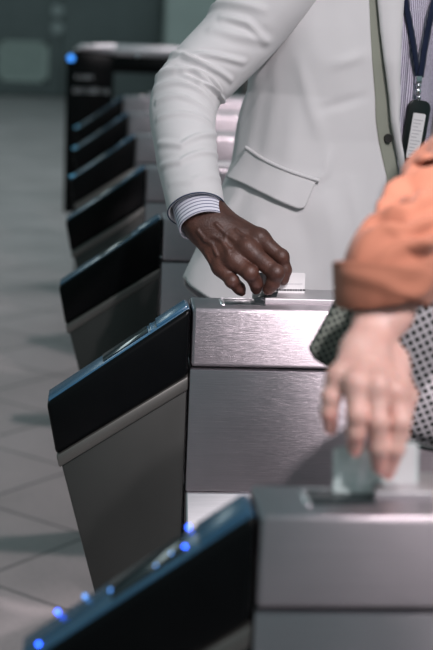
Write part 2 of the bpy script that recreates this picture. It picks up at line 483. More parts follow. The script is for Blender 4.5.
NT_ = .074      # nose thickness
BT = .086       # cabinet thickness
def make_gate(y, lit=False, tip=False):
    g = empty('ticket_gate', (0, y, 0))
    bm = bmesh.new(); prism(bm, [(-.002, .885), (-.183, .759), (-.133, .572), (-.020, .15), (-.02, 0), (-.002, 0)], .003, NT_-.004, .004)
    from_bm('nose_pedestal', bm, GREYMETAL, g)
    bm = bmesh.new(); prism(bm, [(-.001, .8985), (-.191, .7735), (-.186, .755), (-.001, .877)], -.001, NT_, .003)
    from_bm('nose_rim', bm, LIPMETAL, g)
    bm = bmesh.new(); prism(bm, [(-.0015, .9995), (-.2065, .852), (-.191, .7735), (-.0015, .8985)], 0, NT_, .007, 3)
    from_bm('nose_cover', bm, BLACK, g)
    # slanted console top
    bm = bmesh.new(); slope_quad(bm, .015, .985, .007, NT_-.012, -.003, .0015)
    tp = from_bm('touch_panel', bm, GLOWPL, g)
    bm = bmesh.new(); slope_quad(bm, .02, .23, .012, NT_-.014, .001, .005, .002); slope_quad(bm, .26, .275, .012, NT_-.014, .001, .003, .0005)
    from_bm('raised_pad', bm, GLOWPL, tp)
    bm = bmesh.new(); slope_quad(bm, .29, .60, .016, NT_-.014, .001, .003, .0008)
    from_bm('display_window', bm, BLUEPL2, tp)
    if lit:
        for (x, yy, r, mt) in [(189, 525, .0020, LED), (186, 549, .0022, LED), (173, 556, .0020, LEDPALE), (158, 568, .0020, LEDPALE),
                               (59, 610, .0022, LED), (40, 646, .0022, LED), (86, 598, .0022, LEDPALE), (112, 592, .0018, LEDPALE)]:
            d = CF*FPX + CR*(x-216.5) - CU*(yy-325)
            t = (1+.71*CAM[0]-CAM[2])/(d[2]-.71*d[0]); p = CAM+d*t; p = p-np.array([0, y, 0])
            p[1] = min(max(p[1], .004), NT_-.004)
            bm = bmesh.new(); bmesh.ops.create_uvsphere(bm, u_segments=12, v_segments=8, radius=r, matrix=Matrix.Translation(Vector(p+np.array([-.579, 0, .815])*.002)))
            from_bm('led_light', bm, mt, tp)
    elif tip:
        for u, v in ((.93, .02), (.98, .055)):
            bm = bmesh.new(); bmesh.ops.create_uvsphere(bm, u_segments=12, v_segments=8, radius=.004, matrix=Matrix.Translation(Vector(slope(u, v, .003))))
            from_bm('led_light', bm, LEDDIM, tp)
    # steel cabinet
    L = 1.55
    bm = bmesh.new(); box(bm, .004, L, .012, BT-.012, .0, .99)
    from_bm('inner_frame', bm, GAP, g)
    bm = bmesh.new(); box(bm, .001, L+.01, .0, BT, .9125, 1.0, .006, 4)
    from_bm('top_housing', bm, STEEL, g)
    bm = bmesh.new(); box(bm, .001, L+.01, .0, BT, .722, .9085, .002)
    from_bm('side_panel', bm, STEEL, g)
    bm = bmesh.new()
    prismx(bm, [(-.0, .7215), (-.070, .6335), (-.070, .0), (BT+.07, .0), (BT+.07, .6335), (BT, .7215)], .001, L+.01, .004)
    from_bm('plinth', bm, STEEL_TOP, g)
    # raised lid and card reader
    bm = bmesh.new(); prismx(bm, [(.046, .9995), (.046, 1.008), (BT-.006, 1.017), (BT-.006, .9995)], .112, L-.1, .0015)
    from_bm('raised_lid', bm, SATIN, g)
    bm = bmesh.new(); box(bm, .050, .111, .030, .066, .9985, 1.0012, .0004)
    sl = from_bm('card_reader', bm, SLOT, g)
    bm = bmesh.new(); prism(bm, [(.044, .9995), (.051, .9995), (.051, 1.002), (.047, 1.002)], .026, .070, .0008); box(bm, .047, .111, .067, .071, .9995, 1.003, .0006)
    from_bm('slot_frame', bm, STEEL_TOP, sl)
    return g
gate_labels = [
    (-1, 'nearest ticket gate, blurred, blue lights on its black slanted nose', True, False),
    (0, 'second nearest steel ticket gate, the sharp one under the dark hand', False, False),
    (1, 'third nearest ticket gate, its grey side right behind the jacket hem', False, False),
    (2, 'fourth nearest ticket gate, its nose left of the light jacket sleeve end', False, False),
    (3, 'fifth nearest ticket gate, blurred, third in front of the tall black console', False, True),
    (4, 'second farthest black nosed ticket gate, blurred, one nose short of the tall console', False, True),
    (5, 'farthest slanted black nosed ticket gate, right in front of the tall console', False, True)
    ]
for n, lab, lit, tip in gate_labels:
    tag(make_gate(n*SP, lit, tip), lab, 'ticket gate', 'row of ticket gates')

# tall console closing the row
tc = empty('gate_console', (0, 5.4, 0))
bm = bmesh.new(); prism(bm, [(-.262, .36), (-.03, .36), (-.03, 1.06), (-.03, 1.145), (-.20, 1.165), (-.262, 1.13)], 0, .10, .012, 3)
pn = from_bm('console_panel', bm, BLACK, tc)
bm = bmesh.new(); box(bm, -.20, -.03, .012, .088, 0, .365, .004)
from_bm('console_foot', bm, GREYMETAL, tc)
bm = bmesh.new(); box(bm, -.035, .70, 0, .10, 1.055, 1.135, .008)
from_bm('cross_beam', bm, BLACK, tc)
bm = bmesh.new(); prism(bm, [(-.225, 1.156), (-.19, 1.185), (-.02, 1.195), (-.02, 1.145), (-.2, 1.16)], -.01, .11, .004); box(bm, -.03, .72, -.01, .11, 1.137, 1.192, .012, 3)
from_bm('steel_cap', bm, STEEL_TOP, tc)
bm = bmesh.new(); box(bm, .60, .70, .01, .09, 0, 1.06, .004)
from_bm('console_foot', bm, GREYMETAL, tc)
bm = bmesh.new(); bmesh.ops.create_uvsphere(bm, u_segments=16, v_segments=10, radius=.017, matrix=Matrix.Translation((-.240, .0, 1.118)))
tag(from_bm('indicator_lamp', bm, glow('sky_blue_lamp', (.05, .28, .9), 1.6), tc), 'glowing blue round lamp')
bm = bmesh.new(); bmesh.ops.create_uvsphere(bm, u_segments=16, v_segments=10, radius=.012, matrix=Matrix.Translation((.085, -.012, 1.145)))
from_bm('cap_screw', bm, CHROME, tc)
# two short lines of printed characters, too far and soft to read
rr = random.Random(7)
for z, x0, x1, hgt in ((1.03, -.215, -.135, .018), (.965, -.225, -.065, .026)):
    bm = bmesh.new(); x = x0
    while x < x1:
        w = rr.uniform(.007, .014)
        for k in range(2):
            a = rr.uniform(0, w*.5)
            box(bm, x+a, x+a+.005, -.0025, .001, z-hgt/2, z+hgt/2)
        box(bm, x, x+w, -.0025, .001, z-rr.choice((-1, 0, 1))*hgt*.4-.003, z-rr.choice((-1, 0, 1))*0+.003)
        x += w+.006
    from_bm('printed_lettering', bm, plain('pale_print', (.65, .68, .7), .6), pn, False)
tag(tc, 'tall black console with blue lamp and steel cap at the far end of the gates', 'console')

# ================================================================== MAN IN THE LIGHT JACKET
man = empty('person', (.29, .47, 0))
tag(man, 'person in a light grey suit jacket over a striped shirt, tapping a white card', 'person')
inv = Matrix.Translation((-.29, -.47, 0))
def own(o, root):
    o.parent = root; o.matrix_parent_inverse = Matrix.Translation(root.location).inverted(); return o

def torso(P, C, F, R, rows):
    """smooth elliptic trunk: rows of z, half width, half depth"""
    z = P[..., 2]; rw = np.array(rows)
    a = np.interp(z, rw[:, 0], rw[:, 1]); b = np.interp(z, rw[:, 0], rw[:, 2])
    dx = P[..., 0]-C[0]; dy = P[..., 1]-C[1]
    u = (dx*R[0]+dy*R[1])/a; v = (dx*F[0]+dy*F[1])/b
    d = (np.sqrt(u*u+v*v)-1)*np.minimum(a, b)
    return smax(d, np.maximum(rw[0, 0]-z, z-rw[-1, 0]), .03)
def head(P, c, F, R, s=1.0):
    q = np.stack([(P-c) @ np.array([R[0], R[1], 0]), (P-c) @ np.array([F[0], F[1], 0]), P[..., 2]-c[2]], -1)/s
    def ell(o, r): 
        k = (q-np.array(o))/np.array(r); return (np.linalg.norm(k, axis=-1)-1)*min(r)
    d = smin(ell((0, -.01, .03), (.076, .096, .095)), ell((0, .025, -.05), (.058, .066, .07)), .04)
    d = smin(d, sd_cap(q, (0, .088, .012), (0, .108, -.028), .008, .014), .012)
    for sx in (-1, 1):
        d = smin(d, sd_cap(q, (sx*.074, -.005, .012), (sx*.076, -.005, -.022), .014, .010, ((1, 0, 0), 1.8)), .006)
        d = smax(d, -ell((sx*.032, .098, .008), (.019, .014, .011)), .012)
        d = smin(d, ell((sx*.032, .080, .006), (.013, .013, .012)), .003)
        d = smin(d, sd_cap(q, (sx*.016, .092, .028), (sx*.046, .082, .028), .006, .005), .01)
    d = smin(d, sd_cap(q, (-.018, .084, -.056), (.018, .084, -.056), .006, .006), .006)
    d = smin(d, sd_cap(q, (-.016, .084, -.067), (.016, .084, -.067), .007, .007), .006)
    d = smin(d, sd_cap(q, (0, -.02, -.06), (0, -.03, -.20), .058, .062), .03)
    return d*s
def hair_cap(P, c, F, R, s=1.0, long=0.0):
    q = np.stack([(P-c) @ np.array([R[0], R[1], 0]), (P-c) @ np.array([F[0], F[1], 0]), P[..., 2]-c[2]], -1)/s
    k = (q-np.array((0, -.015, .035)))/np.array((.084, .104, .104)); d = (np.linalg.norm(k, axis=-1)-1)*.084
    cut = (q[..., 1]*.75 - q[..., 2] + .018)
    d = smax(d, cut, .01)
    if long: d = smin(d, sd_cap(q, (0, -.08, .0), (0, -.085, -long), .06, .045, ((0, 1, 0), 1.5)), .04)
    return d*s

PHI = math.radians(30)
MF = np.array([math.sin(PHI), -math.cos(PHI)]); MR = np.array([MF[1], -MF[0]])   # facing, own right
MC = np.array([.29, .47])
# --- right arm and hand
Sh = at(290, -28, .37); El = at(187, 92, .285); Wr = at(207, 221, .112); Cu = at(199, 208, .127)
I = [at(259, 239, .078), at(281, 257, .062), at(285, 270, .060), at(283, 279, .060)]
Mi = [at(247, 249, .066), at(276, 273, .036), at(273, 283, .040), at(269, 289, .046)]
Ri = [at(233, 260, .066), at(250, 273, .042), at(256, 283, .052), at(256, 288, .058)]
Pk = [at(221, 267, .076), at(232, 281, .056), at(239, 288, .064), at(240.5, 290.5, .067)]
Th = [at(226, 226, .122), at(252, 246, .118), at(272, 266, .096), at(282, 280, .078)]
VEINS = []
def man_hand(P):
    back = np.array([0.0, -.9, .35])
    palm = None
    side = at(236, 213, .12)-at(206, 217, .12); side /= np.linalg.norm(side)
    for o, tgt, r0, r1 in ((.020, I[0], .0185, .0150), (.007, Mi[0], .0200, .0150), (-.007, Ri[0], .0195, .0142), (-.019, Pk[0], .0170, .0128)):
        e = sd_cap(P, Wr+side*o*.92, tgt, r0, r1)
        palm = e if palm is None else smin(palm, e, .012)
    fore = None
    dirf = (El-Wr)/np.linalg.norm(El-Wr)
    for o in (-.010, .010):
        e = sd_cap(P, Wr+side*o*.8+dirf*.055, Wr+side*o-dirf*.01, .021, .0195)
        fore = e if fore is None else smin(fore, e, .014)
    palm = smin(palm, fore, .022)
    palm = smin(palm, sd_cap(P, Th[0], (I[0]+Th[1])/2, .019, .014), .016)
    # ulna bump, knuckles, tendons, veins
    palm = smin(palm, sd_cap(P, at(193, 226, .098), at(194, 227, .098), .008, .008), .012)
    for K, r in ((I[0], .0135), (Mi[0], .0140), (Ri[0], .0130), (Pk[0], .0115)):
        K2 = K + back*.006
        palm = smin(palm, sd_cap(P, K2, K2+np.array([0, 0, .001]), r*.80, r*.80), .009)
        w = Wr+(K-Wr)*.25+back*.0135
        palm = smin(palm, sd_cap(P, w, K+back*.0105, .0028, .0045), .007)
    if VEINS:
        for pts, r in VEINS: palm = smin(palm, chain(P, pts, [r]*len(pts), .0015), .0035)
    d = palm
    fs = [(I, (.0138, .0115, .0098, .0092)), (Mi, (.0142, .0122, .0102, .0092)), (Ri, (.0135, .0118, .0100, .0088)), (Pk, (.0120, .0102, .0090, .0080)), (Th, (.0175, .0140, .0122, .0098))]
    out = palm
    for J, rs in fs:
        f = chain(P, J, rs, .004)
        f = smin(f, sd_cap(P, J[1]+back*.002, J[1]+back*.002, rs[1]*1.02, rs[1]*1.02), .003)
        out = np.minimum(out, smin(palm, f, .010))
    return out
def man_body(P):
    C3 = np.array([MC[0], MC[1]])
    d = torso(P, C3, MF, MR, [(.88, .155, .105), (1.0, .155, .11), (1.15, .145, .10), (1.35, .165, .105), (1.5, .16, .09), (1.56, .07, .06)])
    neck = np.array([MC[0]+MF[0]*.03, MC[1]+MF[1]*.03, 1.76])
    d = smin(d, head(P, neck, MF, MR), .03)
    ls = np.array([*(MC-MR*.185), 1.49])
    for A, B, C in ((Sh, El, El+(Wr-El)*.75), (ls, ls+np.array([.05, .03, -.30]), ls+np.array([.02, -.12, -.50]))):
        d = smin(d, chain(P, [A, B, C], [.04, .032, .022], .02), .03)
    for s in (-1, 1):
        h = np.array([*(MC+MR*.085*s), .90]); f = h*np.array([1, 1, 0])
        d = smin(d, chain(P, [h, f+np.array([MF[0]*.02, MF[1]*.02, .48]), f+np.array([0, 0, .08])], [.080, .052, .035], .03), .04)
    return d
print('man hand')
allp = np.array(I+Mi+Ri+Pk+Th+[Wr, Wr+(El-Wr)*.45])
def march(fn, x, y, s0, s1):
    d = CF*FPX + CR*(x-216.5) - CU*(y-325); d /= np.linalg.norm(d)
    T = np.linspace(s0, s1, 400); f = fn(CAM+T[:, None]*d); k = np.argmax(f < 0)
    return CAM+T[k]*d if f[k] < 0 else None
_v = []
for vn, r in (([(198, 231), (205, 240), (212, 244), (217, 255)], .0022), ([(205, 240), (213, 236), (221, 240), (229, 250)], .002), ([(212, 244), (206, 252), (210, 262)], .0018),
           ([(216, 224), (226, 234), (235, 240)], .002), ([(226, 234), (224, 246), (229, 254)], .0018), ([(236, 231), (245, 238)], .0018)):
    p = [march(man_hand, x, y, 1.9, 2.8) for x, y in vn]; p = [q for q in p if q is not None]
    if len(p) > 1: _v.append((p, r))
VEINS = _v
V1 = nets(man_hand, allp.min(0)-.035, allp.max(0)+.035, .0014)
V2 = nets(man_body, (-.12, .10, .05), (.62, .80, 1.92), .010)
V, Fc = join_parts([V1, V2])
body = link('body', V, Fc, [DSKIN, DPALM], None, True); own(body, man)
# lighter pads on the thumb and index fingertip
thp = Th[3]
cen = np.array([np.mean(V[list(f)], axis=0) for f in Fc])
mi = (np.linalg.norm(cen-thp, axis=1) < .0125).astype(int)
body.data.polygons.foreach_set('material_index', mi)

def nail(name, c, d, n, w, l, mat, parent):
    """small curved plate at c, along d, facing n"""
    d = d/np.linalg.norm(d); n = n-(n @ d)*d; n /= np.linalg.norm(n); s = np.cross(d, n)
    V, F = [], []
    nu, nv = 7, 6
    for i in range(nu):
        for j in range(nv):
            a = (i/(nu-1)-.5)*2; b = j/(nv-1)
            ww = w*(1-.25*(2*b-1)**4)
            V.append(c+s*a*ww*.5+d*(b-.5)*l+n*(-(a*a)*w*.16)); 
    for k in range(2):
        pass
    top = len(V); V += [v-n*.0012 for v in V]
    for i in range(nu-1):
        for j in range(nv-1):
            q = (i*nv+j, i*nv+j+1, (i+1)*nv+j+1, (i+1)*nv+j); F.append(q); F.append(tuple(k+top for k in q[::-1]))
    ring = [j for j in range(nv)] + [i*nv+nv-1 for i in range(1, nu)] + [(nu-1)*nv+j for j in range(nv-2, -1, -1)] + [i*nv for i in range(nu-2, 0, -1)]
    for i in range(len(ring)):
        a, b = ring[i], ring[(i+1) % len(ring)]; F.append((a, b, b+top, a+top))
    o = link(name, V, F, mat, None, True); own(o, parent); return o
for J, r in ((Mi, .0092), (Ri, .0088), (Pk, .0080)):
    d = J[3]-J[2]; n = np.array([-.1, -1., .25])
    n = n-(n @ d)*d/(d @ d); n /= np.linalg.norm(n)
    nail('fingernail', J[3]+n*(r*.93), d, n, .0105, .011, DNAIL, man)

# --- jacket
def jdim(z, th):
    """half width and depth of the jacket at height z; th from the facing direction, + to own right"""
    a = np.interp(z, [.84, .95, 1.02, 1.17, 1.29, 1.40, 1.48, 1.54, 1.58], [.352, .324, .284, .214, .186, .190, .186, .125, .075])
    b = np.interp(z, [.84, .98, 1.10, 1.22, 1.35, 1.48, 1.54, 1.58], [.175, .165, .152, .140, .142, .125, .095, .07])
    return a, b
def jpt(z, th, off=0.0):
    a, b = jdim(z, th)
    a = np.where(np.sin(th) > 0, a, np.minimum(a, .235))
    e = np.stack([MR[0]*np.sin(th)*(a+off)+MF[0]*np.cos(th)*(b+off)+MC[0], MR[1]*np.sin(th)*(a+off)+MF[1]*np.cos(th)*(b+off)+MC[1], z+0*th], -1)
    return e
def jfind(x, y, off=0.0):
    """z, th of the jacket front seen at a photo pixel"""
    Z, T = np.meshgrid(np.linspace(.86, 1.56, 141), np.radians(np.linspace(-70, 125, 196)), indexing='ij')
    p = px(jpt(Z, T, off)); d = ((p-np.array([x, y]))**2).sum(-1)
    i, j = np.unravel_index(np.argmin(d), d.shape); return Z[i, j], T[i, j]
def jfind(x, y, off=0.0):
    d = CF*FPX + CR*(x-216.5) - CU*(y-325); d /= np.linalg.norm(d)
    T = np.linspace(2.1, 3.3, 1201); P = CAM+T[:, None]*d
    a, b = jdim(P[:, 2], None); u = (P[:, 0]-MC[0])*MR[0]+(P[:, 1]-MC[1])*MR[1]; v = (P[:, 0]-MC[0])*MF[0]+(P[:, 1]-MC[1])*MF[1]
    f = np.hypot(u/a, v/b); k = int(np.argmax(f < 1.0)) if (f < 1).any() else int(np.argmin(f))
    return P[k, 2], math.atan2(u[k]/a[k], v[k]/b[k])
# front-edge fold line and opening, from where they show
edge = [jfind(369, 0), jfind(372, 60), jfind(376, 120), jfind(387, 178)]
EZ = np.array([e[0] for e in edge][::-1]); ET = np.array([e[1] for e in edge][::-1])
def front_edge(z): return np.interp(z, EZ, ET)
NR, NC = 150, 260
zt = np.linspace(0, 1, NR)
def hem(th):
    d = np.degrees(th)
    return np.interp(d, [-180, 0, 30, 62, 80, 100, 118, 150, 200, 345, 370], [.9, .85, .875, .948, .965, .978, .975, .90, .86, .85, .85])
tt = np.linspace(0, 1, NC)
Zg = np.zeros((NR, NC)); Tg = np.zeros((NR, NC))
for i in range(NR):
    z0 = 1.58 + (0.9-1.58)*zt[i]
    t0 = front_edge(z0); th = t0 + (2*PI-1.05-t0)*tt
    Tg[i] = th; Zg[i] = 1.58 + (hem(th)-1.58)*zt[i]
    Tg[i] = front_edge(Zg[i])*(1-tt)+ (2*PI-1.05)*tt
disp = .0035*smoothnoise(Tg*8, Zg*9, 3, 1.0) + .0018*smoothnoise(Tg*16, Zg*26, 5, 1.0)
JP = jpt(Zg, Tg)
pxJ = px(JP)
def jridge(pts, h, w):
    """soft crease on the jacket along photo polyline, width in metres"""
    best = np.full(Zg.shape, 9.0); al = np.zeros_like(best)
    q = [jpt(*map(np.array, jfind(*p))) for p in pts]
    for i in range(len(q)-1):
        a, b = q[i], q[i+1]; ba = b-a
        t = np.clip(((JP-a) @ ba)/(ba @ ba), 0, 1); d = np.linalg.norm(JP-a-t[..., None]*ba, axis=-1)
        m = d < best; best[m] = d[m]; al[m] = ((i+t)/(len(q)-1))[m]
    return h*np.exp(-(best/w)**2)*np.clip(np.sin(PI*np.clip(al*.9+.05, 0, 1)), 0, 1)**.7
for pts, h, w in [([(318, 180), (326, 172), (330, 150)], .004, .008), ([(300, 60), (310, 100), (322, 140)], .004, .012), ([(262, 60), (245, 110), (232, 150)], .006, .018),
                  ([(318, 110), (340, 104), (366, 96)], -.003, .008), ([(330, 66), (350, 60), (368, 52)], .003, .009), ([(325, 190), (335, 230), (338, 280)], .008, .022),
                  ([(352, 185), (362, 230), (365, 270)], .006, .016), ([(300, 215), (306, 240), (310, 285)], -.005, .018), ([(240, 190), (225, 215), (205, 250)], .007, .014),
                  ([(262, 215), (255, 240), (262, 275)], .006, .018)]:
    disp += jridge(pts, h, w)
nrm = np.stack([MR[0]*np.sin(Tg)+MF[0]*np.cos(Tg), MR[1]*np.sin(Tg)+MF[1]*np.cos(Tg), 0*Tg], -1)
JP = JP + nrm*disp[..., None]
def grid_faces(nr, nc, off=0, flip=False):
    F = []
    for i in range(nr-1):
        for j in range(nc-1):
            q = (off+i*nc+j, off+(i+1)*nc+j, off+(i+1)*nc+j+1, off+i*nc+j+1)
            F.append(q[::-1] if flip else q)
    return F
def sheet(name, P, mat, parent, nrm=None, thick=.003, smooth=True, uv=None):
    nr, nc = P.shape[:2]
    Q = P - nrm*thick
    V = np.concatenate([P.reshape(-1, 3), Q.reshape(-1, 3)])
    n = nr*nc
    F = grid_faces(nr, nc) + grid_faces(nr, nc, n, True)
    ring = [j for j in range(nc)] + [i*nc+nc-1 for i in range(1, nr)] + [(nr-1)*nc+j for j in range(nc-2, -1, -1)] + [i*nc for i in range(nr-2, 0, -1)]
    for i in range(len(ring)):
        a, b = ring[i], ring[(i+1) % len(ring)]; F.append((a, b, b+n, a+n))
    U = None if uv is None else np.concatenate([uv.reshape(-1, 2)]*2)
    o = link(name, V, F, mat, None, smooth, U)
    if parent: o.parent = parent; o.matrix_parent_inverse = Matrix.Translation(parent.matrix_basis.translation if parent.type == 'EMPTY' else Vector((0, 0, 0))).inverted()
    return o
jacket = sheet('jacket', JP, JACKET, man, nrm)
def own2(o, part): 
    o.parent = part; return o          # parts carry world-space meshes through their root's inverse
def surf(z, th, off=0.0):
    """displaced jacket surface point"""
    i = np.argmin((Zg-z)**2*4+(Tg-th)**2*.05); return jpt(np.array(z), np.array(th), off+disp.ravel()[i])
# front edge strip with its shade painted in: goes from the fold line round towards the shirt
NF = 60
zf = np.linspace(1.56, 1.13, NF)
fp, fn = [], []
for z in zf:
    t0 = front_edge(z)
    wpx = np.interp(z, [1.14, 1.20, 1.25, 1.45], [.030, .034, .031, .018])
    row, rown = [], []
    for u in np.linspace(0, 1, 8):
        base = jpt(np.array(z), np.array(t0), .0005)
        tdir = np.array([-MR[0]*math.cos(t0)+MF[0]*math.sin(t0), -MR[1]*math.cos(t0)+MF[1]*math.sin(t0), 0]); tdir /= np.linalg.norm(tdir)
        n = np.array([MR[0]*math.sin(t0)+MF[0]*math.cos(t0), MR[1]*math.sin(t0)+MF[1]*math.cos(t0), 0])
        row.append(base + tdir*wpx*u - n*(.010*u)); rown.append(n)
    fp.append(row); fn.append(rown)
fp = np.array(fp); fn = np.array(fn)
facing = sheet('shaded_front_edge', fp, EDGESHADE, None, fn, .003); own2(facing, jacket); tag(facing, 'shaded grey green front edge of the jacket')  # strip of jacket cloth with the edge shade in its colour
# lapel lying to the right of the strip, tapering down to the button
lp, ln = [], []
for k, z in enumerate(zf):
    e = fp[k, -1]; n = fn[k, 0]; t0 = front_edge(z)
    tdir = np.array([-MR[0]*math.cos(t0)+MF[0]*math.sin(t0), -MR[1]*math.cos(t0)+MF[1]*math.sin(t0), 0]); tdir /= np.linalg.norm(tdir)
    wl = np.interp(z, [1.13, 1.17, 1.25, 1.33, 1.45, 1.56], [.002, .006, .011, .021, .042, .055])
    lp.append([e + n*(.012-.0005) - tdir*.004 + tdir*(wl+.004)*u + n*.006*math.sin(PI*u) for u in np.linspace(0, 1, 8)]); ln.append([n]*8)
own2(sheet('lapel', np.array(lp), JACKET, None, np.array(ln), .004), jacket)
# pocket flap with piped upper edge
c4 = [jfind(247, 150), jfind(316, 182), jfind(304, 211), jfind(231, 177)]
NU, NV = 40, 14
fl, fln = [], []
for j in range(NV):
    v = j/(NV-1); row, rn = [], []
    for i in range(NU):
        u = i/(NU-1)
        cx = [(247, 150), (316, 182), (304, 211), (231, 177)]
        X = (cx[0][0]*(1-u)+cx[1][0]*u)*(1-v)+(cx[3][0]*(1-u)+cx[2][0]*u)*v; Y = (cx[0][1]*(1-u)+cx[1][1]*u)*(1-v)+(cx[3][1]*(1-u)+cx[2][1]*u)*v
        z, t = jfind(X, Y)
        cor = 0
        if u > .90: cor = -.008*((u-.90)/.10)**2*v**6
        row.append(surf(z-cor*0+(-cor), t, .005+.004*v)); rn.append([MR[0]*math.sin(t)+MF[0]*math.cos(t), MR[1]*math.sin(t)+MF[1]*math.cos(t), 0])
    fl.append(row); fln.append(rn)
fl = np.array(fl); fln = np.array(fln)
# smooth the flap a little so it stays crisp on the folds
for _ in range(6):
    fl[1:-1, 1:-1] = (fl[:-2, 1:-1]+fl[2:, 1:-1]+fl[1:-1, :-2]+fl[1:-1, 2:])/4
flap = sheet('pocket_flap', fl, JACKET, None, fln, .005); own2(flap, jacket)
def cord(name, pts, r, mat, parent, n=60, m=8):
    S = spline(pts, n); T = np.gradient(S, axis=0); T /= np.linalg.norm(T, axis=1)[:, None]
    ref = np.array([.3, -.9, .1]); N = ref-(T @ ref)[:, None]*T; N /= np.linalg.norm(N, axis=1)[:, None]; B = np.cross(T, N)
    th = np.linspace(0, 2*PI, m, endpoint=False)
    P = S[:, None]+r*(np.cos(th)[None, :, None]*N[:, None]+np.sin(th)[None, :, None]*B[:, None])
    V = P.reshape(-1, 3); F = [(i*m+j, i*m+(j+1) % m, (i+1)*m+(j+1) % m, (i+1)*m+j) for i in range(n-1) for j in range(m)]
    F += [tuple(range(m))[::-1], tuple((n-1)*m+j for j in range(m))]
    o = link(name, V, F, mat, None, True)
    if parent is not None: o.parent = parent
    return o
# welt above the flap
wl = [surf(c4[0][0]*(1-u)+c4[1][0]*u+.004, c4[0][1]*(1-u)+c4[1][1]*u, .005) for u in np.linspace(-.01, 1.03, 8)]
cord('pocket_welt', wl, .0032, JACKET, jacket)
# button
zb, tb = jfind(388, 140)
k = int(np.argmin(np.abs(zf-zb))); bp = fp[k, 4]; bn = fn[k, 0]
bm = bmesh.new()
rot = Vector((0, 0, 1)).rotation_difference(Vector(bn)).to_matrix().to_4x4()
mt = Matrix.Translation(Vector(bp+bn*.004)) @ rot
bmesh.ops.create_cone(bm, cap_ends=True, segments=28, radius1=.0078, radius2=.0070, depth=.004, matrix=mt)
tor = []
for a in range(4):
    q = mt @ Matrix.Translation((.0026*math.cos(a*PI/2+.7), .0026*math.sin(a*PI/2+.7), .002))
    bmesh.ops.create_uvsphere(bm, u_segments=8, v_segments=6, radius=.0011, matrix=q)
for a in range(28):
    q = mt @ Matrix.Translation((.0063*math.cos(a*PI/14), .0063*math.sin(a*PI/14), .002))
    bmesh.ops.create_uvsphere(bm, u_segments=6, v_segments=4, radius=.0011, matrix=q)
own2(from_bm('button', bm, plain('dark_horn_button', (.03, .028, .026), .3)), jacket)
# right sleeve, folded at the elbow
v_ = lambda p, a, b: [*p, a, b]
Su = np.array([MC[0]+MR[0]*.09, MC[1]+MR[1]*.09, Sh[2]-.005])
sl = Tube([v_(Su, .050, .050), v_(Sh, .069, .072), v_(at(233, 42, .335), .060, .060), v_(at(187, 94, .285), .054, .055), v_(at(186, 150, .205), .049, .0480), v_(at(196.5, 210, .125), .043, .0430)], 190, 120)
sl.disp += .0012*smoothnoise(sl.len[:, None]*90, sl.th[None]*3, 8, 1.0) * np.ones((sl.ns, sl.nt))
sl.folds([([(157, 77), (175, 70), (196, 72), (218, 97)], .0068, .0046), ([(154, 89), (180, 82), (200, 91), (215, 109)], .0056, .0044), ([(170, 54), (190, 58), (210, 68), (231, 80)], .0066, .0048),
          ([(188, 55), (215, 56), (243, 62)], .0055, .0044), ([(157, 102), (180, 96), (200, 106), (214, 120)], .0046, .0042), ([(157, 119), (180, 113), (213, 127)], .0036, .0040),
          ([(158, 144), (182, 146), (216, 135)], .0040, .0044), ([(160, 167), (180, 162), (220, 157)], .0038, .0044), ([(205, 8), (235, 3), (262, 9)], .0050, .0065),
          ([(222, 17), (246, 22), (266, 40)], .0050, .0060), ([(164, 68), (182, 57), (198, 62)], .0046, .0042), ([(198, 80), (214, 90), (226, 105)], .0060, .0045),
          ([(182, 72), (200, 84), (211, 99)], .0046, .0038), ([(194, 68), (210, 77), (222, 92)], .0046, .0038), ([(212, 30), (235, 34), (268, 42)], .004, .007),
          ([(170, 185), (192, 181), (222, 180)], .0018, .005)])
own2(sl.mesh('sleeve', JACKET, None), jacket)
# dark piping on the cuff edge
ring = sl.pos(.0004)[-1]
cord('cuff_piping', np.vstack([ring, ring[:1]]), .0011, PIPING, jacket, 130, 6)
# left sleeve, hand in trouser pocket
ls = np.array([*(MC-MR*.185), 1.49])
s2 = Tube([v_(ls+np.array([*(MR*.09), .0]), .045, .045), v_(ls, .07, .07), v_(ls+np.array([.05, .03, -.30]), .055, .055), v_(ls+np.array([.02, -.12, -.50]), .046, .046)], 60, 40)
own2(s2.mesh('sleeve', JACKET, None), jacket)
# --- shirt
def spt(z, th, off=0.0):
    a = np.interp(z, [.86, 1.0, 1.2, 1.4, 1.5, 1.56, 1.60], [.17, .17, .165, .178, .168, .085, .065])
    b = np.interp(z, [.86, 1.0, 1.2, 1.4, 1.5, 1.56, 1.60], [.128, .128, .118, .120, .105, .075, .06])
    return np.stack([MR[0]*np.sin(th)*(a+off)+MF[0]*np.cos(th)*(b+off)+MC[0], MR[1]*np.sin(th)*(a+off)+MF[1]*np.cos(th)*(b+off)+MC[1], z+0*th], -1)
Zs, Ts = np.meshgrid(np.linspace(1.60, .87, 140), np.linspace(-PI, PI, 161), indexing='ij')
ds = .0035*smoothnoise(Ts*11, Zs*20, 21) + .0025*smoothnoise(Ts*20, Zs*60, 22)
Ps = spt(Zs, Ts); ns_ = np.stack([MR[0]*np.sin(Ts)+MF[0]*np.cos(Ts), MR[1]*np.sin(Ts)+MF[1]*np.cos(Ts), 0*Ts], -1)
Ps = Ps+ns_*ds[..., None]
shirt = sheet('shirt', Ps, SHIRT, man, ns_, .002, True, np.stack([Ts*.16+.05*ds, Zs], -1))
zz = np.linspace(1.56, .95, 30)
pl = np.array([[spt(np.array(z), np.array(t), .004) for t in np.radians([-8, -5, -2, 1])] for z in zz])
pn_ = np.array([[[MR[0]*math.sin(t)+MF[0]*math.cos(t), MR[1]*math.sin(t)+MF[1]*math.cos(t), 0] for t in np.radians([-8, -5, -2, 1])] for z in zz])
own2(sheet('button_placket', pl, SHIRT, None, pn_, .003, True, np.stack(np.meshgrid(np.linspace(0, .03, 4), zz), -1)), shirt)
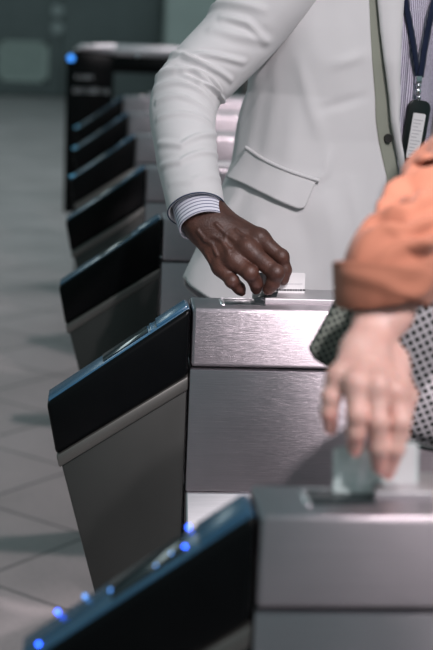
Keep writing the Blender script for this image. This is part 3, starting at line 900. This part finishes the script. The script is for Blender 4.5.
# shirt cuff between sleeve and hand
d1 = (Wr-Cu); d1 /= np.linalg.norm(d1)
cf = Tube([v_(at(195, 196, .145), .036, .0375), v_(at(199, 212, .124), .036, .0375), v_(at(203, 226, .104), .035, .0365)], 24, 90)
cf.disp += .0008*smoothnoise(cf.len[:, None]*60, cf.th[None]*4, 12)*np.ones((24, 90))
o = cf.mesh('shirt_cuff', CUFFM, None); own2(o, shirt)
# --- trousers, shoes, hair
def trousers(P, C, F, R, hip=.96, foot=.03, w=.085):
    d = torso(P, C, F, R, [(.80, .165, .115), (.90, .170, .125), (hip+.04, .150, .110)])
    for s in (-1, 1):
        h = np.array([*(C+R*w*s), .86]); f = h*np.array([1, 1, 0])
        d = smin(d, chain(P, [h, f+np.array([F[0]*.02, F[1]*.02, .48]), f+np.array([0, 0, foot+.075])], [.090, .068, .062], .03), .04)
    return smax(d, foot+.03-P[..., 2], .005)
def shoes(P, C, F, R, s, w=.085):
    f = np.array([*(C+R*w*s), 0.]); F3 = np.array([F[0], F[1], 0])
    d = smin(sd_cap(P, f-F3*.05+np.array([0, 0, .045]), f+F3*.05+np.array([0, 0, .045]), .038, .042), sd_cap(P, f+F3*.05+np.array([0, 0, .035]), f+F3*.17+np.array([0, 0, .026]), .042, .026), .03)
    return smax(d, .003-P[..., 2], .004)
lo = np.array([MC[0]-.3, MC[1]-.3, -.01]); hi = np.array([MC[0]+.3, MC[1]+.3, 1.05])
own(link('trousers', *nets(lambda P: trousers(P, MC, MF, MR), lo, hi, .011), TROUSER, None, True), man)
for s in (-1, 1):
    own(link('shoe', *nets(lambda P: shoes(P, MC, MF, MR, s), lo, (hi[0], hi[1], .14), .006), SHOE, None, True), man)
hc = np.array([MC[0]+MF[0]*.03, MC[1]+MF[1]*.03, 1.76])
own(link('hair', *nets(lambda P: hair_cap(P, hc, MF, MR), hc-.16, hc+.17, .006), HAIR, None, True), man)

# --- lanyard with badge
lan = empty('id_lanyard', (.39, .33, 1.25))
tag(lan, 'navy lanyard with a black badge holder hanging over the striped shirt', 'lanyard')
def shirt_at(x, y, off):
    Z, T = np.meshgrid(np.linspace(1.1, 1.6, 101), np.radians(np.linspace(-100, 60, 161)), indexing='ij')
    p = px(spt(Z, T, off)); d = ((p-np.array([x, y]))**2).sum(-1); i, j = np.unravel_index(np.argmin(d), d.shape)
    return spt(np.array(Z[i, j]), np.array(T[i, j]), off)
def ribbon(name, pts, w, mat, parent, thick=.0015, n=30):
    S = spline(pts, n); T = np.gradient(S, axis=0); T /= np.linalg.norm(T, axis=1)[:, None]
    nr = np.array([MF[0], MF[1], 0.25]); nr /= np.linalg.norm(nr)
    B = np.cross(T, nr); B /= np.linalg.norm(B, axis=1)[:, None]
    P = np.stack([S+B*w*u for u in (-.5, -.17, .17, .5)], 1); N = np.broadcast_to(nr, P.shape)
    o = sheet(name, P, mat, None, N, thick, True); own(o, parent); return o
nape = np.array([MC[0]-MF[0]*.05, MC[1]-MF[1]*.05, 1.63])
J0 = shirt_at(418.5, 76, .010)
sa = ribbon('strap', [nape-np.array([.05, .0, 0]), spt(np.array(1.57), np.array(.45), .012), shirt_at(404, -22, .012), shirt_at(407, 4, .011), shirt_at(413, 40, .010), J0], .0125, NAVY, lan, .0016, 60)
ribbon('strap', [nape+np.array([.05, 0., 0]), spt(np.array(1.57), np.array(-.9), .012), shirt_at(441, -22, .012), shirt_at(434, 4, .012), shirt_at(426.5, 40, .012), J0+np.array([.003, -.003, 0])], .0125, NAVY, lan, .0016, 60)
front = np.array([MF[0], MF[1], 0])
def place_box(cx, cy, w, h, t, off, bev, mat, name, parent, seg=3):
    p = shirt_at(cx, cy, off); bm = bmesh.new(); box(bm, -w/2, w/2, -t/2, t/2, -h/2, h/2, bev, seg)
    bm.transform(Matrix.Translation(Vector(p)) @ Matrix.Rotation(PHI*.7, 4, 'Z') @ Matrix.Rotation(-.05, 4, 'Y'))
    o = from_bm(name, bm, mat); 
    if parent.type == 'EMPTY': own(o, parent)
    else: o.parent = parent
    return o
place_box(418.5, 79, .012, .013, .006, .012, .0015, CHROME, 'metal_crimp', lan)
bm = bmesh.new()
for (x, y, r) in ((418.5, 86, .0045), (418.2, 92, .0055), (418.2, 98.5, .0040)):
    p = shirt_at(x, y, .013); bmesh.ops.create_uvsphere(bm, u_segments=14, v_segments=10, radius=r, matrix=Matrix.Translation(Vector(p)) @ Matrix.Diagonal((1, .6, 1.2, 1)))
own(from_bm('swivel_clip', bm, CHROME), lan)
# badge holder: rounded black frame round a pale card
bh_c = shirt_at(415.5, 131, .014)
RZ = Matrix.Translation(Vector(bh_c)) @ Matrix.Rotation(PHI*.6, 4, 'Z') @ Matrix.Rotation(.12, 4, 'Y')
def rrect(w, h, r, n=8, top=None):
    P = []
    for (cx, cz, a0) in ((w/2-r, h/2-r, 0), (-w/2+r, h/2-r, PI/2), (-w/2+r, -h/2+r, PI), (w/2-r, -h/2+r, 1.5*PI)):
        for i in range(n+1): a = a0+i/n*PI/2; P.append((cx+r*math.cos(a), cz+r*math.sin(a)))
    return P
bm = bmesh.new(); prism(bm, rrect(.043, .104, .014), -.003, .003, .0012, 2); bm.transform(RZ)
hold = own(from_bm('badge_holder', bm, HOLDER), lan)
bm = bmesh.new(); prism(bm, rrect(.024, .076, .003), -.0042, -.0028); bm.transform(RZ @ Matrix.Translation((.001, 0, -.008)))
bc = from_bm('badge_card', bm, CARDW, None); bc.parent = hold
bm = bmesh.new()
for i in range(11): box(bm, -.009, .009-.004*(i % 3), -.0046, -.0041, .026-i*.0058, .0275-i*.0058)
bm.transform(RZ @ Matrix.Translation((.001, 0, -.008)))
o = from_bm('printed_lines', bm, INKG, None, False); o.parent = hold

# --- the white card he taps
def card_obj(name, corners, thick, mat, r=.0035):
    tl, tr, br, bl = [np.asarray(c, float) for c in corners]
    o = (tl+tr+br+bl)/4; ux = (tr-tl+br-bl)/2; uz = (tl+tr-bl-br)/2
    w, h = np.linalg.norm(ux), np.linalg.norm(uz); ux /= w; uz = uz/np.linalg.norm(uz)
    uy = np.cross(uz, ux); 
    if uy[1] < 0: uy = -uy
    M = Matrix(((ux[0], uy[0], uz[0], o[0]), (ux[1], uy[1], uz[1], o[1]), (ux[2], uy[2], uz[2], o[2]), (0, 0, 0, 1)))
    bm = bmesh.new(); prism(bm, rrect(w, h, r), -thick/2, thick/2, .0002, 1); bm.transform(M)
    return from_bm(name, bm, mat), M, w, h
yc = .0665
c1, M1, w1, h1 = card_obj('travel_card', [at(253, 272, yc), at(305.5, 273.5, yc), at(304, 303, yc), at(252, 304, yc)], .0009, CARDW, .0025)
tag(c1, 'white card with small dark print pinched by the dark hand', 'card')
bm = bmesh.new(); x = -.028
rr = random.Random(3)
while x < w1/2-.003:
    wd = rr.uniform(.0018, .0045); box(bm, x, x+wd, -.0008, -.0004, -.0040, -.0014); x += wd+.0007
bm.transform(M1); o = from_bm('printed_text', bm, INK, c1, False)
bm = bmesh.new(); x = .012
while x < w1/2-.004:
    wd = rr.uniform(.0015, .003); box(bm, x, x+wd, -.0008, -.0004, .006, .0072); x += wd+.0008
bm.transform(M1); o = from_bm('printed_text', bm, INKG, c1, False)
# dark reader flap that the card leans over
bm = bmesh.new(); q = [at(253.5, 299, .052), at(278, 291.5, .052), at(274, 305, .052), at(256, 304.5, .052)]
prism(bm, [(a[0], a[2]) for a in q], .050, .056, .0005)
g2 = [o for o in SC.objects if o.name.startswith('ticket_gate') and abs(o.location.y) < .01][0]
o = from_bm('reader_flap', bm, SLOT, g2)

# ================================================================== WOMAN IN ORANGE
WF = np.array([math.cos(math.radians(12)), math.sin(math.radians(12))]); WR = np.array([WF[1], -WF[0]])
WC = np.array([.64, -.36])
wom = empty('person', (WC[0], WC[1], 0))
tag(wom, 'person with a rolled up orange sleeve reaching over the nearest gate', 'person')
wW = at(364, 350, -.80); wEl = at(462, 172, -.62); wSh = np.array([.555, -.515, 1.36])
wP = [at(338, 377, -.838), at(331, 397, -.846), at(329, 413, -.848), at(330.5, 427, -.845)]
wR = [at(355, 383, -.852), at(357, 415, -.866), at(356, 433, -.866), at(355, 447, -.860)]
wM = [at(376, 386, -.854), at(378, 422, -.868), at(379, 447, -.868), at(380, 466, -.860)]
wI = [at(395, 391, -.846), at(400, 422, -.862), at(395, 449, -.864), at(388, 471, -.856)]
wT = [at(393, 362, -.790), at(405, 396, -.782), at(398, 434, -.800), at(388, 461, -.822)]
def wom_hand(P):
    back = np.array([0.0, -.93, .2])
    palm = None
    side = np.array([1., 0, 0])
    for o, tgt, r0, r1 in ((-.0090, wP[0], .0105, .0094), (-.003, wR[0], .0112, .0108), (.003, wM[0], .0112, .0108), (.0090, wI[0], .0105, .0106)):
        e = sd_cap(P, wW+side*o, tgt, r0, r1); palm = e if palm is None else smin(palm, e, .009)
    f2 = wW+(wEl-wW)*.5
    fore = None
    for o in (-.0070, .0070):
        e = chain(P, [wW+side*o, wW+side*o*1.2+(wEl-wW)*.18, f2+side*o*1.5], [.0128, .0155, .0225], .02)
        fore = e if fore is None else smin(fore, e, .010)
    palm = smin(palm, fore, .016)
    palm = smin(palm, sd_cap(P, wT[0], (wI[0]+wT[1])/2, .015, .011), .014)
    for K, r in ((wP[0], .0095), (wR[0], .0105), (wM[0], .0105), (wI[0], .0105)):
        K2 = K+back*.005; palm = smin(palm, sd_cap(P, K2, K2, r*.72, r*.72), .009)
        palm = smin(palm, sd_cap(P, wW+(K-wW)*.4+back*.0105, K+back*.008, .0022, .0035), .007)
    out = palm
    for J, rs in ((wP, (.0100, .0086, .0076, .0068)), (wR, (.0108, .0092, .0083, .0073)), (wM, (.0110, .0094, .0085, .0075)), (wI, (.0110, .0095, .0084, .0073)), (wT, (.0135, .0115, .0102, .0085))):
        f = chain(P, J, rs, .004)
        f = smin(f, sd_cap(P, J[1], J[1]+back*.0005, rs[1]*1.0, rs[1]*1.0), .003)
        out = np.minimum(out, smin(palm, f, .008))
    return out
whc = np.array([WC[0]+WF[0]*.03, WC[1]+WF[1]*.03, 1.62])
def wom_body(P):
    d = torso(P, WC, WF, WR, [(.84, .155, .105), (.95, .155, .11), (1.08, .115, .09), (1.25, .14, .105), (1.38, .14, .085), (1.43, .06, .055)])
    d = smin(d, head(P, whc, WF, WR, .95), .03)
    l = np.array([*(WC-WR*.15), 1.35])
    for A, B, C in ((wSh, wEl, wEl+(wW-wEl)*.6), (l, l+np.array([-.02, .04, -.26]), l+np.array([.06, .0, -.42]))):
        d = smin(d, chain(P, [A, B, C], [.042, .034, .025], .02), .03)
    for s in (-1, 1):
        h = np.array([*(WC+WR*.08*s), .86]); f = h*np.array([1, 1, 0])
        d = smin(d, chain(P, [h, f+np.array([WF[0]*.02, WF[1]*.02, .46]), f+np.array([0, 0, .07])], [.078, .048, .032], .03), .04)
    return d
allp = np.array(wP+wR+wM+wI+wT+[wW, wW+(wEl-wW)*.52])
W1 = nets(wom_hand, allp.min(0)-.034, allp.max(0)+.034, .0014)
W2 = nets(wom_body, (.10, -.82, .04), (.92, -.08, 1.78), .010)
V, Fc = join_parts([W1, W2])
wb = link('body', V, Fc, [LSKIN, LSKINRED], None, True); own(wb, wom)
cen = np.array([np.mean(V[list(f)], axis=0) for f in Fc]); mi = np.zeros(len(cen), int)
for J in (wP, wR, wM, wI, wT):
    mi |= (np.linalg.norm(cen-J[3], axis=1) < .019).astype(int)
wb.data.polygons.foreach_set('material_index', mi)
for J, r in ((wP, .0068), (wR, .0076), (wM, .0078), (wI, .0076)):
    d = J[3]-J[2]; n = np.array([0., -1., .1]); n = n-(n @ d)*d/(d @ d); n /= np.linalg.norm(n)
    nail('fingernail', J[3]+n*(r*.95), d, n, .0085, .0105, LNAIL, wom)
# blouse: trunk + long loose sleeve + rolled cuff
def blouse(P):
    d = torso(P, WC, WF, WR, [(.90, .175, .130), (1.0, .170, .130), (1.1, .145, .115), (1.25, .160, .125), (1.38, .158, .105), (1.44, .075, .07)])
    l = np.array([*(WC-WR*.15), 1.35])
    d = smin(d, chain(P, [l, l+np.array([-.02, .04, -.26]), l+np.array([.05, .0, -.37])], [.058, .050, .045], .02), .03)
    return smax(d, .93-P[..., 2], .005)
bl = own(link('blouse', *nets(blouse, (.25, -.66, .88), (.94, -.08, 1.47), .009), ORANGE, None, True), wom)
ws = Tube([v_(wSh+np.array([.04, .06, .03]), .066, .066), v_(wSh, .062, .062), v_(at(496, 152, -.60), .054, .056), v_(at(458, 201, -.64), .054, .055), v_(at(419, 246, -.715), .050, .050), v_(at(391, 270, -.741), .0455, .046), v_(at(387, 286, -.747), .0450, .0455)], 170, 120)
ws.disp += .0022*smoothnoise(ws.len[:, None]*45, ws.th[None]*3.0, 31)*np.ones((ws.ns, ws.nt))
ws.folds([([(358, 212), (380, 196), (405, 185), (450, 172)], .0130, .0085), ([(360, 226), (380, 217), (405, 211), (455, 196)], .0120, .0075), ([(352, 240), (372, 232), (400, 238), (430, 250)], .0100, .0065),
          ([(345, 258), (366, 247), (392, 230), (450, 214)], .0120, .0075), ([(350, 268), (380, 260), (410, 248), (455, 228)], .0110, .0065),
          ([(385, 186), (404, 174), (425, 160), (455, 148)], .0120, .0090), ([(396, 196), (420, 200), (450, 186)], .0050, .0060)])
ws.disp += .0012*smoothnoise(ws.len[:, None]*110+ws.th[None]*2, ws.th[None]*3.5, 41)*np.ones((ws.ns, ws.nt)) - .002
ws.disp *= np.clip((ws.len[-1]-ws.len)/.030, .15, 1)[:, None]
own2(ws.mesh('sleeve', ORANGE, None), bl)
wc = Tube([v_(at(387.5, 267, -.7480), .0440, .0455), v_(at(387.5, 269, -.7484), .0495, .0515), v_(at(386, 278, -.7505), .0500, .0525), v_(at(381.5, 294, -.7540), .0470, .0480), v_(at(381, 297, -.7545), .0415, .0430)], 60, 120)
wc.disp += .0016*smoothnoise(wc.len[:, None]*70, wc.th[None]*3, 33)*np.ones((60, 120))
wc.folds([([(345, 275), (380, 283), (425, 300)], .003, .007), ([(392, 300), (410, 296), (430, 288)], .004, .006)])
own2(wc.mesh('rolled_cuff', ORANGE, None, .004, closed_in=.03), bl)
lo = np.array([WC[0]-.3, WC[1]-.3, -.01]); hi = np.array([WC[0]+.3, WC[1]+.3, 1.0])
own(link('trousers', *nets(lambda P: trousers(P, WC, WF, WR, .92), lo, hi, .011), DARKCLOTH, None, True), wom)
for s in (-1, 1):
    own(link('shoe', *nets(lambda P: shoes(P, WC, WF, WR, s), lo, (hi[0], hi[1], .14), .006), SHOE, None, True), wom)
own(link('hair', *nets(lambda P: hair_cap(P, whc, WF, WR, .95, .16), whc-.26, whc+.17, .007), HAIRB, None, True), wom)

# --- pale card over the nearest gate
yc = -.838
c2, M2, w2, h2 = card_obj('travel_card', [at(331.5, 447, yc), at(420, 442, yc), at(416, 497, yc), at(334, 502, yc)], .0010, MINT, .005)
tag(c2, 'pale mint plastic card held in the fair hand over the nearest gate', 'card')
bm = bmesh.new(); prism(bm, [(-.020, -.024), (-.014, -.024), (-.006, .022), (-.011, .022)], -.0009, -.0004); bm.transform(M2)
from_bm('pale_stripe', bm, MINTLIGHT, c2, False)
bm = bmesh.new(); box(bm, .012, w2/2-.002, -.0009, -.0004, -.02, h2/2-.002); bm.transform(M2)
from_bm('white_field', bm, CARDW, c2, False)

# --- woven shoulder bag
bag = empty('shoulder_bag', (.24, -.43, 1.0))
tag(bag, 'black and white woven shoulder bag behind the forearm of the orange sleeve', 'bag')
def poly_sdf(x, z, poly):
    d = np.full(x.shape, 1e9); s = np.ones(x.shape)
    n = len(poly)
    for i in range(n):
        a = np.array(poly[i]); b = np.array(poly[i-1]); e = b-a
        wx, wz = x-a[0], z-a[1]; t = np.clip((wx*e[0]+wz*e[1])/(e @ e), 0, 1)
        d = np.minimum(d, (wx-e[0]*t)**2+(wz-e[1]*t)**2)
        c1_ = z >= a[1]; c2_ = z < b[1]; c3_ = e[0]*wz > e[1]*wx
        al = c1_ & c2_ & c3_; no = ~c1_ & ~c2_ & ~c3_
        s = np.where(al | no, -s, s)
    return s*np.sqrt(d)
def slab(poly_px, Y, half, r, puff):
    pts = [at(x, y, Y) for x, y in poly_px]; poly = [(p[0], p[2]) for p in pts]
    def fn(P):
        d2 = poly_sdf(P[..., 0], P[..., 2], poly)+r
        hh = half*(puff+(1-puff)*np.sqrt(np.clip(-d2/.05, 0, 1)))
        dy = np.abs(P[..., 1]-Y)-hh
        return np.hypot(np.maximum(d2, 0), np.maximum(dy, 0))+np.minimum(np.maximum(d2, dy), 0)-r
    A = np.array(pts)
    return nets(fn, A.min(0)-np.array([.02, half+.03, .02]), A.max(0)+np.array([.02, half+.03, .02]), .0035)
own(link('bag_body', *slab([(352, 285), (350, 350), (366, 398), (384, 424), (408, 440), (440, 447), (480, 447), (492, 380), (484, 285)], -.43, .04, .012, .45), BAG, None, True), bag)
own(link('bag_side_panel', *slab([(338, 296), (309, 349), (313, 358), (338, 373), (372, 392), (388, 340), (380, 290)], -.47, .012, .006, .6), BAGSIDE, None, True), bag)
sp_ = [at(365, 292, -.43), at(372, 200, -.44)+np.array([.09, 0, 0]), np.array([.48, -.545, 1.36]), np.array([.57, -.50, 1.44]), np.array([.60, -.40, 1.38]), at(492, 292, -.43)]
o = cord('bag_strap', sp_, .006, HOLDER, None, 80, 8); own(o, bag)
zp = cord('bag_piping', [at(398, 438, -.478), at(412, 443, -.478), at(440, 449.5, -.478), at(480, 450, -.478)], .004, HOLDER, None, 30, 8); own(zp, bag)

# fix inverse of second-level parts: they carry world coordinates already
for o in list(SC.objects):
    if o.parent and o.parent.parent and o.type == 'MESH':
        root = o.parent.parent
        if root in (man, wom, lan, bag): o.matrix_parent_inverse = Matrix.Identity(4)

# ================================================================== LIGHT
def spot(name, loc, tgt, power, col, size, blend, rad):
    l = bpy.data.lights.new(name, 'SPOT'); l.energy = power; l.color = col; l.spot_size = math.radians(size); l.spot_blend = blend; l.shadow_soft_size = rad
    o = bpy.data.objects.new(name, l); COL.objects.link(o); o.location = loc
    o.rotation_euler = (Vector(tgt)-Vector(loc)).to_track_quat('-Z', 'Y').to_euler(); return o
def area(name, loc, tgt, power, col, sx, sy):
    l = bpy.data.lights.new(name, 'AREA'); l.shape = 'RECTANGLE'; l.size = sx; l.size_y = sy; l.energy = power; l.color = col
    o = bpy.data.objects.new(name, l); COL.objects.link(o); o.location = loc
    o.rotation_euler = (Vector(tgt)-Vector(loc)).to_track_quat('-Z', 'Y').to_euler(); return o
for k, (y, pw) in enumerate(((-5.0, 40), (-1.4, 45), (2.2, 105), (5.8, 22))):  # one downlight inferred from the floor shadows, the rest added along its row
    spot('downlight_and_added_spot', (.68 if y < -4 else .30, y, 3.2), (.35, y+.25, 0) if y > -4 else (.2, -1.6, 0.9), pw, (1.0, .90, .93), 112, .6, .06)
spot('added_streak_spot', (.355, -2.6, 3.2), (.06, 0.0, .76), 600, (1.0, .91, .95), 11, .9, .04)  # added narrow spot that draws the bright streak on the steel
spot('downlight_and_added_spot', (1.6, -3.55, 4.2), (.25, .3, 1.0), 620, (1.0, .91, .95), 60, .6, .06)  # added key light from the right, leaves the jacket's left side darker
area('added_fill_far', (3.0, 8.0, 3.8), (3.0, 8.0, 0), 90, (.84, .98, 1.0), 1.2, 6.0)  # unseen soft fill added over the far gates
area('added_fill_hall', (-3.5, 11.0, 3.8), (-3.5, 11.0, 0), 85, (.82, .98, 1.0), 1.2, 8.0)  # unseen cool fill added to lift the far hall floor

w = bpy.data.worlds.new('hall_ambient'); SC.world = w; w.use_nodes = True
bg = w.node_tree.nodes['Background']; bg.inputs['Color'].default_value = (.52, .78, .80, 1); bg.inputs['Strength'].default_value = .27

SC.view_settings.view_transform = 'Standard'; SC.view_settings.look = 'None'
SC.view_settings.gamma = 1.0; SC.view_settings.use_curve_mapping = False
SC.view_settings.exposure = 0.0
